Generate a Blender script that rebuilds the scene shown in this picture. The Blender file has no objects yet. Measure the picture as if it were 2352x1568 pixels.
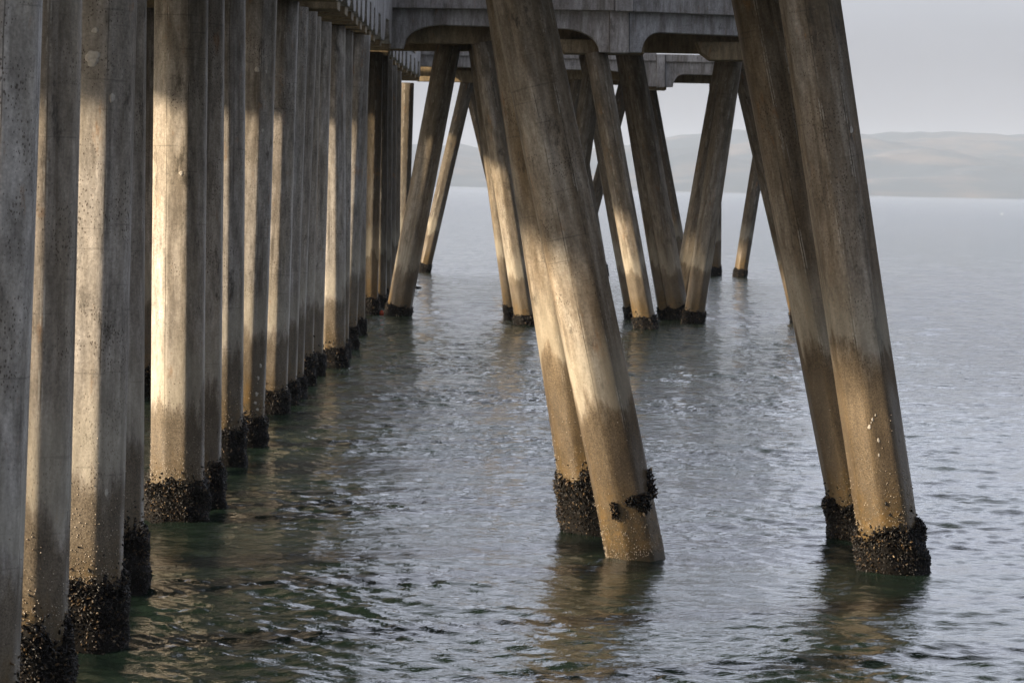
import bpy, math, random
import numpy as np
from mathutils import Vector, Matrix

SC = bpy.context.scene
COL = SC.collection
R = math.radians
rng = np.random.default_rng(7)

# ------------------------------------------------------------------ camera
FPX, CX, CY = 6670.0, 1176.0, 784.0        # focal length and centre, in units of a 2352 px wide frame
PITCH = math.atan((784 - 427.5) / FPX)
ROLL = 0.022
H = 4.0
F_ = Vector((0, math.cos(PITCH), -math.sin(PITCH)))
U0 = Vector((0, math.sin(PITCH), math.cos(PITCH)))
R0 = Vector((1, 0, 0))
RT = math.cos(ROLL) * R0 + math.sin(ROLL) * U0
UP = -math.sin(ROLL) * R0 + math.cos(ROLL) * U0
CAM = Vector((0, 0, H))
cd = bpy.data.cameras.new('camera')
cam = bpy.data.objects.new('camera', cd)
COL.objects.link(cam)
cam.matrix_world = Matrix.Translation(CAM) @ Matrix((RT, UP, -F_)).transposed().to_4x4()
cd.sensor_width = 36.0
cd.lens = 36.0 * FPX / 2352.0
cd.clip_start = 0.5
cd.clip_end = 40000
cd.dof.use_dof = True
cd.dof.focus_distance = 30.0
cd.dof.aperture_fstop = 9.0
SC.camera = cam

def ray(u, v):
    return F_ + RT * ((u - CX) / FPX) - UP * ((v - CY) / FPX)
def at(u, v, Y):                       # the point seen at u,v standing Y metres out
    d = ray(u, v)
    return CAM + d * (Y / d.y)
def ground(u, v):
    d = ray(u, v)
    return CAM + d * (-H / d.z)

# ------------------------------------------------------------------ light
SUN_AZ = R(64)      # to the left of straight behind the camera
SUN_EL = math.atan(0.35 * math.sin(SUN_AZ))
to_sun = Vector((-math.sin(SUN_AZ) * math.cos(SUN_EL), -math.cos(SUN_AZ) * math.cos(SUN_EL), math.sin(SUN_EL)))
w = bpy.data.worlds.new("World")
SC.world = w
w.use_nodes = True
nt = w.node_tree
bg = nt.nodes['Background']
sky = nt.nodes.new('ShaderNodeTexSky')
sky.sky_type = 'NISHITA'
sky.sun_disc = False
sky.sun_elevation = SUN_EL
sky.sun_rotation = math.atan2(to_sun.x, to_sun.y)
sky.air_density = 0.7
sky.dust_density = 6.0
sky.ozone_density = 2.0
# thin high overcast veiling the blue, with faint mottling
wtc = nt.nodes.new('ShaderNodeTexCoord')
wmp = nt.nodes.new('ShaderNodeMapping'); wmp.inputs['Scale'].default_value = (1, 1, 3.5)
wno = nt.nodes.new('ShaderNodeTexNoise'); wno.inputs['Scale'].default_value = 2.2; wno.inputs['Detail'].default_value = 5
wrp = nt.nodes.new('ShaderNodeMapRange'); wrp.inputs['From Min'].default_value = .35; wrp.inputs['From Max'].default_value = .65
wrp.inputs['To Min'].default_value = .60; wrp.inputs['To Max'].default_value = .80
wmx = nt.nodes.new('ShaderNodeMix'); wmx.data_type = 'RGBA'
wmx.inputs[7].default_value = (2.9, 2.93, 3.25, 1)
nt.links.new(wtc.outputs['Generated'], wmp.inputs[0]); nt.links.new(wmp.outputs[0], wno.inputs[0])
nt.links.new(wno.outputs[0], wrp.inputs[0]); nt.links.new(wrp.outputs[0], wmx.inputs[0])
nt.links.new(sky.outputs[0], wmx.inputs[6])
# the veil is brightest in a bank of thin cloud ahead over the sea and duller behind
wsp = nt.nodes.new('ShaderNodeSeparateXYZ'); nt.links.new(wtc.outputs['Generated'], wsp.inputs[0])
def wrange(src, a, b, c, d):
    n = nt.nodes.new('ShaderNodeMapRange'); n.interpolation_type = 'SMOOTHSTEP'
    for k, x in (('From Min', a), ('From Max', b), ('To Min', c), ('To Max', d)): n.inputs[k].default_value = x
    nt.links.new(src, n.inputs['Value']); return n.outputs[0]
def wmath(op, a, b):
    n = nt.nodes.new('ShaderNodeMath'); n.operation = op
    for i, x in enumerate((a, b)):
        if isinstance(x, float): n.inputs[i].default_value = x
        else: nt.links.new(x, n.inputs[i])
    return n.outputs[0]
bank = wmath('MULTIPLY', wrange(wsp.outputs['Z'], .04, .15, 0., 1.), wrange(wsp.outputs['Z'], .75, .40, 0., 1.))
bank = wmath('MULTIPLY', bank, wrange(wsp.outputs['Y'], .25, .80, 0., 1.))
bank = wmath('MULTIPLY', bank, wrange(wno.outputs[0], .3, .7, .8, 1.15))
glow = wmath('MULTIPLY', wrange(wsp.outputs['X'], -.2, -.85, 0., 1.), wrange(wsp.outputs['Z'], .7, .25, 0., 1.))
lev = wmath('MULTIPLY', wmath('ADD', wmath('MULTIPLY', bank, 2.0), 1.0), wrange(wsp.outputs['Y'], -.35, .45, .78, 1.))
lev = wmath('ADD', lev, wmath('MULTIPLY', glow, .8))
wcc = nt.nodes.new('ShaderNodeVectorMath'); wcc.operation = 'SCALE'
nt.links.new(wmx.outputs[2], wcc.inputs[0]); nt.links.new(lev, wcc.inputs['Scale'])
nt.links.new(wcc.outputs[0], bg.inputs[0])
bg.inputs[1].default_value = 0.115
ld = bpy.data.lights.new('sun', 'SUN')
ld.energy = 5.0
ld.angle = R(2.4)
ld.color = (1.0, 0.80, 0.57)
sun = bpy.data.objects.new('sun', ld)
COL.objects.link(sun)
sun.rotation_euler = to_sun.to_track_quat('Z', 'Y').to_euler()
SC.view_settings.view_transform = 'Standard'
SC.view_settings.look = 'None'
SC.view_settings.gamma = 1.0
SC.view_settings.exposure = 0.80
SC.cycles.max_bounces = 8
SC.cycles.volume_bounces = 1

# ------------------------------------------------------------------ helpers
def mesh_obj(name, V, Fc, mat, parent=None, smooth=False, mat2=None, nfirst=0):
    me = bpy.data.meshes.new(name)
    V = np.asarray(V, dtype=np.float32)
    if isinstance(Fc, np.ndarray):
        n, k = Fc.shape
        me.vertices.add(len(V)); me.vertices.foreach_set('co', V.ravel())
        me.loops.add(n * k); me.loops.foreach_set('vertex_index', Fc.astype(np.int32).ravel())
        me.polygons.add(n)
        me.polygons.foreach_set('loop_start', (np.arange(n) * k).astype(np.int32))
        me.polygons.foreach_set('loop_total', np.full(n, k, dtype=np.int32))
        me.update(calc_edges=True)
    else:
        me.from_pydata([tuple(p) for p in V.tolist()], [], Fc)
        me.update()
    if smooth:
        me.polygons.foreach_set('use_smooth', np.ones(len(me.polygons), dtype=bool))
    me.materials.append(mat)
    if mat2 is not None:
        me.materials.append(mat2)
        mi = np.zeros(len(me.polygons), dtype=np.int32); mi[:nfirst] = 1
        me.polygons.foreach_set('material_index', mi)
    o = bpy.data.objects.new(name, me)
    COL.objects.link(o)
    if parent is not None:
        o.parent = parent
    return o

def thing(name, label, cat, M=None, group=None):
    o = bpy.data.objects.new(name, None)
    o.empty_display_size = 0.2
    COL.objects.link(o)
    if M is not None:
        o.matrix_world = M
    o['label'] = label; o['category'] = cat
    if group: o['group'] = group
    return o
def tag(o, label, cat, group=None, kind=None):
    if label: o['label'] = label
    if cat: o['category'] = cat
    if group: o['group'] = group
    if kind: o['kind'] = kind
    return o

class MB:
    def __init__(s): s.V = []; s.F = []
    def box(s, a, b):
        i = len(s.V)
        x0, y0, z0 = a; x1, y1, z1 = b
        s.V += [(x0,y0,z0),(x1,y0,z0),(x1,y1,z0),(x0,y1,z0),(x0,y0,z1),(x1,y0,z1),(x1,y1,z1),(x0,y1,z1)]
        s.F += [tuple(i+k for k in f) for f in [(0,3,2,1),(4,5,6,7),(0,1,5,4),(1,2,6,5),(2,3,7,6),(3,0,4,7)]]
    def prism(s, pts, d):
        """outline (list of 3-D points, counter-clockwise as the camera sees it) pushed by vector d"""
        i = len(s.V); n = len(pts); d = Vector(d)
        s.V += [tuple(p) for p in pts] + [tuple(Vector(p) + d) for p in pts]
        s.F.append(tuple(range(i, i+n)))
        s.F.append(tuple(range(i+2*n-1, i+n-1, -1)))
        for k in range(n):
            k2 = (k+1) % n
            s.F.append((i+k2, i+k, i+n+k, i+n+k2))
    def build(s, name, mat, parent=None, bevel=0.0):
        o = mesh_obj(name, s.V, s.F, mat, parent)
        if bevel:
            m = o.modifiers.new('bevel', 'BEVEL'); m.width = bevel; m.segments = 2; m.limit_method = 'ANGLE'; m.angle_limit = R(40)
        return o

# ------------------------------------------------------------------ materials
def new_mat(name):
    m = bpy.data.materials.new(name); m.use_nodes = True
    nt = m.node_tree
    return m, nt, nt.nodes['Principled BSDF']
def N(nt, t, **kw):
    n = nt.nodes.new(t)
    for k, v in kw.items():
        if k in n.inputs: n.inputs[k].default_value = v
        else: setattr(n, k, v)
    return n
def ramp(nt, src, p0, p1, c0=(0,0,0,1), c1=(1,1,1,1), interp='LINEAR'):
    r = nt.nodes.new('ShaderNodeValToRGB')
    r.color_ramp.interpolation = interp
    r.color_ramp.elements[0].position = p0; r.color_ramp.elements[0].color = c0
    r.color_ramp.elements[1].position = p1; r.color_ramp.elements[1].color = c1
    nt.links.new(src, r.inputs[0])
    return r.outputs[0]
def math_(nt, op, a, b=None, clamp=False):
    n = nt.nodes.new('ShaderNodeMath'); n.operation = op; n.use_clamp = clamp
    for i, x in enumerate((a, b)):
        if x is None: continue
        if isinstance(x, (int, float)): n.inputs[i].default_value = x
        else: nt.links.new(x, n.inputs[i])
    return n.outputs[0]
def mixc(nt, fac, a, b, mode='MIX'):
    n = nt.nodes.new('ShaderNodeMix'); n.data_type = 'RGBA'; n.blend_type = mode
    if isinstance(fac, (int, float)): n.inputs[0].default_value = fac
    else: nt.links.new(fac, n.inputs[0])
    for i, x in ((6, a), (7, b)):
        if isinstance(x, tuple): n.inputs[i].default_value = x if len(x) == 4 else x + (1,)
        else: nt.links.new(x, n.inputs[i])
    return n.outputs[2]
def maprange(nt, src, a, b, c=0.0, d=1.0, smooth=True):
    n = nt.nodes.new('ShaderNodeMapRange')
    n.interpolation_type = 'SMOOTHSTEP' if smooth else 'LINEAR'
    n.inputs['From Min'].default_value = a; n.inputs['From Max'].default_value = b
    n.inputs['To Min'].default_value = c; n.inputs['To Max'].default_value = d
    nt.links.new(src, n.inputs['Value'])
    return n.outputs[0]

def noise(nt, vec, scale, detail=4, rough=0.55, stretch=None, w=None):
    if stretch is not None:
        mp = nt.nodes.new('ShaderNodeMapping'); mp.inputs['Scale'].default_value = stretch
        nt.links.new(vec, mp.inputs['Vector']); vec = mp.outputs[0]
    n = nt.nodes.new('ShaderNodeTexNoise'); n.noise_dimensions = '4D'
    n.inputs['Scale'].default_value = scale; n.inputs['Detail'].default_value = detail; n.inputs['Roughness'].default_value = rough
    nt.links.new(vec, n.inputs['Vector'])
    if w is not None: nt.links.new(w, n.inputs['W'])
    return n.outputs[0]

def concrete_mat(name, light, dark, tan, stain=1.0, tide=True, pit=1.0, tide_up=0.0):
    m, nt, p = new_mat(name)
    tc = nt.nodes.new('ShaderNodeTexCoord'); ob = tc.outputs['Object']
    geo = nt.nodes.new('ShaderNodeNewGeometry')
    sep = nt.nodes.new('ShaderNodeSeparateXYZ'); nt.links.new(geo.outputs['Position'], sep.inputs[0])
    z = sep.outputs['Z']
    oi = nt.nodes.new('ShaderNodeObjectInfo')
    W = math_(nt, 'MULTIPLY', oi.outputs['Random'], 37.0)
    big = noise(nt, ob, 1.0, 4, .55, (2.6, 2.6, .42), W)
    c = mixc(nt, ramp(nt, big, .38, .66), light, tan)
    mid = noise(nt, ob, 1.0, 6, .65, (9, 9, 2.4), W)
    c = mixc(nt, ramp(nt, mid, .40, .75), c, dark)
    # per object lightness
    v = maprange(nt, oi.outputs['Random'], 0, 1, .82, 1.12, False)
    cv = nt.nodes.new('ShaderNodeCombineColor')
    for i in range(3): nt.links.new(v, cv.inputs[i])
    c = mixc(nt, 1.0, c, cv.outputs[0], 'MULTIPLY')
    hue = math_(nt, 'FRACT', math_(nt, 'MULTIPLY', oi.outputs['Random'], 7.31))
    c = mixc(nt, math_(nt, 'MULTIPLY', hue, .55 if tide else .0), c, (1.0, .91, .78), 'MULTIPLY')
    # long drips
    st = noise(nt, ob, 1.0, 5, .6, (15, 15, .45), W)
    stm = noise(nt, ob, 1.0, 3, .5, (3, 3, .5), math_(nt, 'ADD', W, 11.0))
    sf = math_(nt, 'MULTIPLY', ramp(nt, st, .50, .68), ramp(nt, stm, .42, .66))
    c = mixc(nt, math_(nt, 'MULTIPLY', sf, .85 * stain), c, (.055, .045, .034))
    br = noise(nt, ob, 1.0, 5, .6, (2.9, 2.9, .20), math_(nt, 'ADD', W, 31.0))
    c = mixc(nt, math_(nt, 'MULTIPLY', ramp(nt, br, .47, .60), (.72 if name.startswith('raked') else .42) * stain), c, (.120, .088, .052))
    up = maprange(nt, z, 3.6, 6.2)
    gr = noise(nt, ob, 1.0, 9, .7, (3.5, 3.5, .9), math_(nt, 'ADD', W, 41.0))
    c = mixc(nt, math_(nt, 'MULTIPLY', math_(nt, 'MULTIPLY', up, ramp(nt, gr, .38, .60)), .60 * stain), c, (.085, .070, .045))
    # pale lime runs
    lm = noise(nt, ob, 1.0, 4, .6, (20, 20, .9), math_(nt, 'ADD', W, 23.0))
    c = mixc(nt, math_(nt, 'MULTIPLY', ramp(nt, lm, .64, .74), .45), c, (.55, .53, .49))
    # blackish lichen blotches with fine broken edges
    lc = noise(nt, ob, 1.0, 12, .78, (4.5, 4.5, 1.7), math_(nt, 'ADD', W, 5.0))
    c = mixc(nt, math_(nt, 'MULTIPLY', ramp(nt, lc, .56, .64), .75 * stain), c, (.05, .045, .036))
    # rust
    ru = noise(nt, ob, 1.0, 7, .7, (5, 5, 1.8), math_(nt, 'ADD', W, 17.0))
    c = mixc(nt, math_(nt, 'MULTIPLY', ramp(nt, ru, .60, .70), .6), c, (.30, .155, .06))
    # casting lines round the pile
    li = noise(nt, ob, 1.0, 2, .5, (1.2, 1.2, 26), W)
    c = mixc(nt, math_(nt, 'MULTIPLY', ramp(nt, li, .66, .70), .32), c, (.06, .055, .05))
    if tide:      # seams the forms left along the corners, broken in places
        so = nt.nodes.new('ShaderNodeSeparateXYZ'); nt.links.new(ob, so.inputs[0])
        an = math_(nt, 'ARCTAN2', so.outputs['X'], math_(nt, 'MULTIPLY', so.outputs['Y'], -1.0))
        wv = math_(nt, 'MULTIPLY', math_(nt, 'SUBTRACT', noise(nt, ob, 1.0, 3, .5, (.1, .1, 2.5), W), .5), .05)
        an = math_(nt, 'ADD', math_(nt, 'SUBTRACT', an, .14 if name.startswith('raked') else .0), wv)
        ds = math_(nt, 'ABSOLUTE', math_(nt, 'SUBTRACT', math_(nt, 'ABSOLUTE', an), .3927))
        brk = ramp(nt, noise(nt, ob, 1.0, 3, .6, (2, 2, 1.3), math_(nt, 'ADD', W, 9.0)), .44, .52)
        c = mixc(nt, math_(nt, 'MULTIPLY', math_(nt, 'MULTIPLY', maprange(nt, ds, .022, .008), brk), .65), c, (.05, .042, .03))
        ds2 = math_(nt, 'ABSOLUTE', math_(nt, 'SUBTRACT', ds, .04))
        brk2 = ramp(nt, noise(nt, ob, 1.0, 5, .7, (5, 5, 3), math_(nt, 'ADD', W, 13.0)), .52, .58)
        c = mixc(nt, math_(nt, 'MULTIPLY', math_(nt, 'MULTIPLY', maprange(nt, ds2, .03, .01), brk2), .5), c, (.62, .59, .52))
    # pits
    mp = nt.nodes.new('ShaderNodeMapping'); mp.inputs['Scale'].default_value = (44, 44, 26)
    nt.links.new(ob, mp.inputs['Vector'])
    vo = nt.nodes.new('ShaderNodeTexVoronoi'); vo.inputs['Scale'].default_value = 1.0
    nt.links.new(mp.outputs[0], vo.inputs['Vector'])
    pm = noise(nt, ob, 2.2, 3, .5, None, W)
    thr = maprange(nt, pm, .40, .66, .04, .30)
    pits = math_(nt, 'LESS_THAN', vo.outputs['Distance'], thr)
    c = mixc(nt, math_(nt, 'MULTIPLY', pits, .7 * pit), c, (.06, .042, .028))
    fine = noise(nt, ob, 38, 5, .7, None, W)
    c = mixc(nt, .7, c, ramp(nt, fine, .30, .70, (.5, .5, .5, 1), (1.3, 1.3, 1.3, 1)), 'MULTIPLY')
    md = noise(nt, ob, 1.0, 6, .7, (13, 13, 3.2), W)
    c = mixc(nt, .6, c, ramp(nt, md, .32, .68, (.5, .48, .45, 1), (1.35, 1.35, 1.35, 1)), 'MULTIPLY')
    rough = .85
    if tide:
        edge = noise(nt, ob, 1.0, 6, .65, (4.5, 4.5, 1.1), W)
        ze = math_(nt, 'ADD', z, math_(nt, 'MULTIPLY', math_(nt, 'SUBTRACT', edge, .5), 1.6))
        ze = math_(nt, 'ADD', ze, maprange(nt, oi.outputs['Random'], 0, 1, -.2 - tide_up, .25 - tide_up, False))
        f1 = maprange(nt, ze, 1.75, 1.35)
        c = mixc(nt, math_(nt, 'MULTIPLY', f1, .92), c, mixc(nt, ramp(nt, mid, .35, .65), (.135, .104, .066) if name.startswith('raked') else (.170, .143, .108), (.080, .062, .040) if name.startswith('raked') else (.105, .088, .065)))
        f2 = maprange(nt, math_(nt, 'ADD', ze, tide_up), 1.15, .45)
        c = mixc(nt, math_(nt, 'MULTIPLY', f2, .75), c, mixc(nt, ramp(nt, fine, .4, .6), (.135, .085, .030), (.06, .05, .022)))
        gs = noise(nt, ob, 70, 3, .7, None, W)
        c = mixc(nt, math_(nt, 'MULTIPLY', f1, .75), c, ramp(nt, gs, .36, .64, (.42, .40, .38, 1), (1.5, 1.45, 1.35, 1)), 'MULTIPLY')
        al = noise(nt, ob, 5, 5, .65, None, math_(nt, 'ADD', W, 3.0))
        c = mixc(nt, math_(nt, 'MULTIPLY', f2, math_(nt, 'MULTIPLY', ramp(nt, al, .50, .60), .6)), c, (.19, .12, .045))
        wet = maprange(nt, math_(nt, 'ADD', z, math_(nt, 'MULTIPLY', math_(nt, 'SUBTRACT', edge, .5), .25)), .20, .08)
        c = mixc(nt, math_(nt, 'MULTIPLY', wet, .6), c, (.03, .024, .012))
        # pale salt line just above the weed
        f3 = math_(nt, 'MULTIPLY', maprange(nt, ze, 2.6, 1.9), maprange(nt, ze, 1.6, 1.75))
        c = mixc(nt, math_(nt, 'MULTIPLY', f3, .35), c, (.50, .47, .38))
        rg = maprange(nt, ze, 1.6, .9, .85, .36)
        nt.links.new(rg, p.inputs['Roughness'])
    else:
        p.inputs['Roughness'].default_value = .88
    nt.links.new(c, p.inputs['Base Color'])
    p.inputs['Specular IOR Level'].default_value = .35
    bsum = math_(nt, 'ADD', math_(nt, 'MULTIPLY', fine, .35), math_(nt, 'MULTIPLY', mid, .9))
    bsum = math_(nt, 'SUBTRACT', bsum, math_(nt, 'MULTIPLY', pits, .35 * pit))
    b = nt.nodes.new('ShaderNodeBump'); b.inputs['Strength'].default_value = .55; b.inputs['Distance'].default_value = .012
    nt.links.new(bsum, b.inputs['Height']); nt.links.new(b.outputs[0], p.inputs['Normal'])
    return m

M_PILE = concrete_mat('pile_concrete', (.56, .55, .54), (.20, .19, .175), (.41, .375, .315))
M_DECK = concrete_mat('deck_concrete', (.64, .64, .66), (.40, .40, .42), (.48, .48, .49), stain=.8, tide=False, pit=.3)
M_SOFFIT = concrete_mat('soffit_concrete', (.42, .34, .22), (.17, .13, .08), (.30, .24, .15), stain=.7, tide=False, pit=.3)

M_RAKED = concrete_mat('raked_pile_concrete', (.48, .465, .43), (.17, .14, .105), (.32, .265, .19), stain=1.0)
M_RAKED_C = concrete_mat('raked_pile_concrete_pale_run', (.46, .44, .40), (.15, .12, .085), (.30, .24, .165), stain=1.1, tide_up=.30)
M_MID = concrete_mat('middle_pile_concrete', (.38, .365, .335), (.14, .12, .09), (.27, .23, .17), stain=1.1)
M_FAR_SHADED = concrete_mat('far_pile_concrete_shaded', (.22, .205, .18), (.08, .07, .055), (.16, .135, .10), stain=1.2)  # darker base colour stands in for shade on the far piles
M_RAKED_B = concrete_mat('raked_pile_concrete_browned', (.44, .415, .37), (.15, .12, .085), (.28, .22, .15), stain=1.1, tide_up=.75)
M_PATCH, nt_, p_ = new_mat('pale_mortar')
t_ = nt_.nodes.new('ShaderNodeTexCoord')
nt_.links.new(ramp(nt_, noise(nt_, t_.outputs['Object'], 30, 4, .6), .3, .7, (.34, .31, .27, 1), (.60, .57, .50, 1)), p_.inputs['Base Color'])
p_.inputs['Roughness'].default_value = .9

def mussel_mat():
    m, nt, p = new_mat('mussels')
    geo = nt.nodes.new('ShaderNodeNewGeometry')
    rnd = geo.outputs['Random Per Island']
    r = nt.nodes.new('ShaderNodeValToRGB'); cr = r.color_ramp; cr.interpolation = 'CONSTANT'
    cr.elements[0].position = 0; cr.elements[0].color = (.005, .005, .005, 1)
    cr.elements[1].position = .62; cr.elements[1].color = (.012, .009, .007, 1)
    for pos, col in ((.86, (.045, .03, .016, 1)), (.945, (.11, .075, .042, 1)), (.985, (.24, .19, .13, 1))):
        e = cr.elements.new(pos); e.color = col
    nt.links.new(rnd, r.inputs[0])
    tc = nt.nodes.new('ShaderNodeTexCoord')
    n = noise(nt, tc.outputs['Object'], 60, 3, .6)
    c = mixc(nt, .6, r.outputs[0], ramp(nt, n, .3, .7, (.4, .4, .4, 1), (1.5, 1.4, 1.2, 1)), 'MULTIPLY')
    nt.links.new(c, p.inputs['Base Color'])
    p.inputs['Roughness'].default_value = .36
    p.inputs['Specular IOR Level'].default_value = .3
    return m
M_MUSSEL = mussel_mat()
M_BED, nt_, p_ = new_mat('mussel_bed')
t_ = nt_.nodes.new('ShaderNodeTexCoord')
nt_.links.new(ramp(nt_, noise(nt_, t_.outputs['Object'], 45, 4, .6), .4, .7, (.003, .003, .003, 1), (.012, .010, .008, 1)), p_.inputs['Base Color'])
p_.inputs['Roughness'].default_value = .8
p_.inputs['Specular IOR Level'].default_value = .15
m, nt_, p_ = new_mat('barnacles')
g_ = nt_.nodes.new('ShaderNodeNewGeometry')
nt_.links.new(ramp(nt_, g_.outputs['Random Per Island'], .0, 1., (.16, .12, .08, 1), (.62, .55, .45, 1)), p_.inputs['Base Color'])
p_.inputs['Roughness'].default_value = .7
M_BARN = m

# ------------------------------------------------------------------ water
FEET = [tuple(ground(u, v))[:2] for (u, v) in ((1461, 1283), (1363, 1220), (2054, 1316), (1981, 1237), (200, 1484), (254, 1352), (408, 1192), (448, 1165), (506, 1070), (560, 1022), (617, 950), (683, 884), (760, 843))]
def build_water():
    xs = list(np.arange(-9.5, 9.51, .052))
    s = .052
    while xs[-1] < 6000:
        s *= 1.045; xs.append(xs[-1] + s)
    right = xs
    s = .052; left = []
    x = -9.5
    while x > -6000:
        s *= 1.045; x -= s; left.append(x)
    xs = np.array(left[::-1] + right)
    ys = [-40., -20, -8, 0, 6, 10, 13, 15, 16.5, 17.5, 18.3]
    while ys[-1] < 7600:
        y = ys[-1]
        ys.append(y + max(.034, .034 * (y / 26.) ** 1.5 if y < 400 else y * .012))
    ys = np.array(ys)
    X, Y = np.meshgrid(xs, ys)
    dx = np.gradient(xs)[None, :] * np.ones_like(X)
    dy = np.gradient(ys)[:, None] * np.ones_like(X)
    Z = np.zeros_like(X)
    r = np.random.default_rng(21)
    # slow warp so the ripples do not line up
    wx = X + .5 * np.sin(Y * .21 + .8 * np.sin(X * .13)) + .25 * np.sin(Y * .67 + X * .31 + 1.7)
    wy = Y + .6 * np.sin(X * .19 + .7 * np.sin(Y * .11)) + .25 * np.sin(X * .59 - Y * .23 + .4)
    # gusts: calm and choppy patches
    g = np.zeros_like(X)
    for k in range(9):
        a = r.uniform(0, 2 * np.pi); L = r.uniform(3, 14)
        g += np.sin((X * np.cos(a) * .7 + Y * np.sin(a)) * 2 * np.pi / L + r.uniform(0, 6.28))
    g = np.clip(.5 + g * .22, 0, 1)
    # the piles stir the water round the pier, open sea beyond is smoother
    for k in range(170):
        L = float(np.exp(r.uniform(np.log(.11), np.log(2.8))))
        a = r.normal(math.pi / 2 - .25, .62)
        s = .0262 * min(1.0, (L / .25) ** (-.72)) * r.uniform(.4, 1.6)
        amp = s * L / (2 * np.pi)
        kx, ky = math.cos(a) * 2 * np.pi / L, math.sin(a) * 2 * np.pi / L
        lx = L / max(abs(math.cos(a)), .05); ly = L / max(abs(math.sin(a)), .05)
        wgt = np.clip((lx / dx - 2.2) / 2.5, 0, 1) * np.clip((ly / dy - 2.2) / 2.5, 0, 1)
        ph = kx * wx + ky * wy + r.uniform(0, 6.28)
        f = (.55 + .75 * g) if L < 1.6 else 1.0
        Z += amp * wgt * f * np.sin(ph)
    # small rings where the piles break the surface
    for (px, py) in FEET:
        j0, j1 = np.searchsorted(ys, [py - 2.2, py + 2.2]); i0, i1 = np.searchsorted(xs, [px - 2.2, px + 2.2])
        sx, sy = X[j0:j1, i0:i1], Y[j0:j1, i0:i1]
        rr = np.hypot(sx - px, sy - py)
        Z[j0:j1, i0:i1] += .0055 * np.exp(-np.clip(rr - .35, 0, None) / .55) * np.sin(rr * 2 * np.pi / .19 + 2 * np.sin(np.arctan2(sy - py, sx - px) * 2)) + .012 * np.exp(-np.clip(rr - .33, 0, None) / .05)
    ny, nx = X.shape
    V = np.stack([X, Y, Z], -1).reshape(-1, 3)
    idx = np.arange(nx * ny).reshape(ny, nx)
    Fc = np.stack([idx[:-1, :-1], idx[:-1, 1:], idx[1:, 1:], idx[1:, :-1]], -1).reshape(-1, 4)
    m, nt, p = new_mat('sea_water')
    geo = nt.nodes.new('ShaderNodeNewGeometry')
    sep = nt.nodes.new('ShaderNodeSeparateXYZ'); nt.links.new(geo.outputs['Position'], sep.inputs[0])
    n1 = noise(nt, geo.outputs['Position'], 1.0, 3, .6, (9, 17, 1))
    n2 = noise(nt, geo.outputs['Position'], 1.0, 4, .6, (1.8, 4.6, 1))
    n3 = noise(nt, geo.outputs['Position'], 1.0, 2, .5, (.12, .35, 1))
    far = maprange(nt, sep.outputs['Y'], 26, 75)
    far2 = maprange(nt, sep.outputs['Y'], 90, 600)
    h = math_(nt, 'MULTIPLY', n1, .014)
    h = math_(nt, 'ADD', h, math_(nt, 'MULTIPLY', math_(nt, 'MULTIPLY', n2, .15), far))
    h = math_(nt, 'ADD', h, math_(nt, 'MULTIPLY', math_(nt, 'MULTIPLY', n3, .16), far2))
    b = nt.nodes.new('ShaderNodeBump'); b.inputs['Strength'].default_value = .8; b.inputs['Distance'].default_value = 1.0
    nt.links.new(h, b.inputs['Height']); nt.links.new(b.outputs[0], p.inputs['Normal'])
    pn = noise(nt, geo.outputs['Position'], 1.0, 3, .5, (.25, .35, 1))
    nt.links.new(mixc(nt, ramp(nt, pn, .35, .65), (.008, .016, .012), (.013, .024, .017)), p.inputs['Base Color'])
    nt.links.new(maprange(nt, sep.outputs['Y'], 30, 500, .02, .08), p.inputs['Roughness'])
    p.inputs['IOR'].default_value = 1.333
    o = mesh_obj('water', V, Fc, m, smooth=True)
    o['kind'] = 'structure'
build_water()

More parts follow.
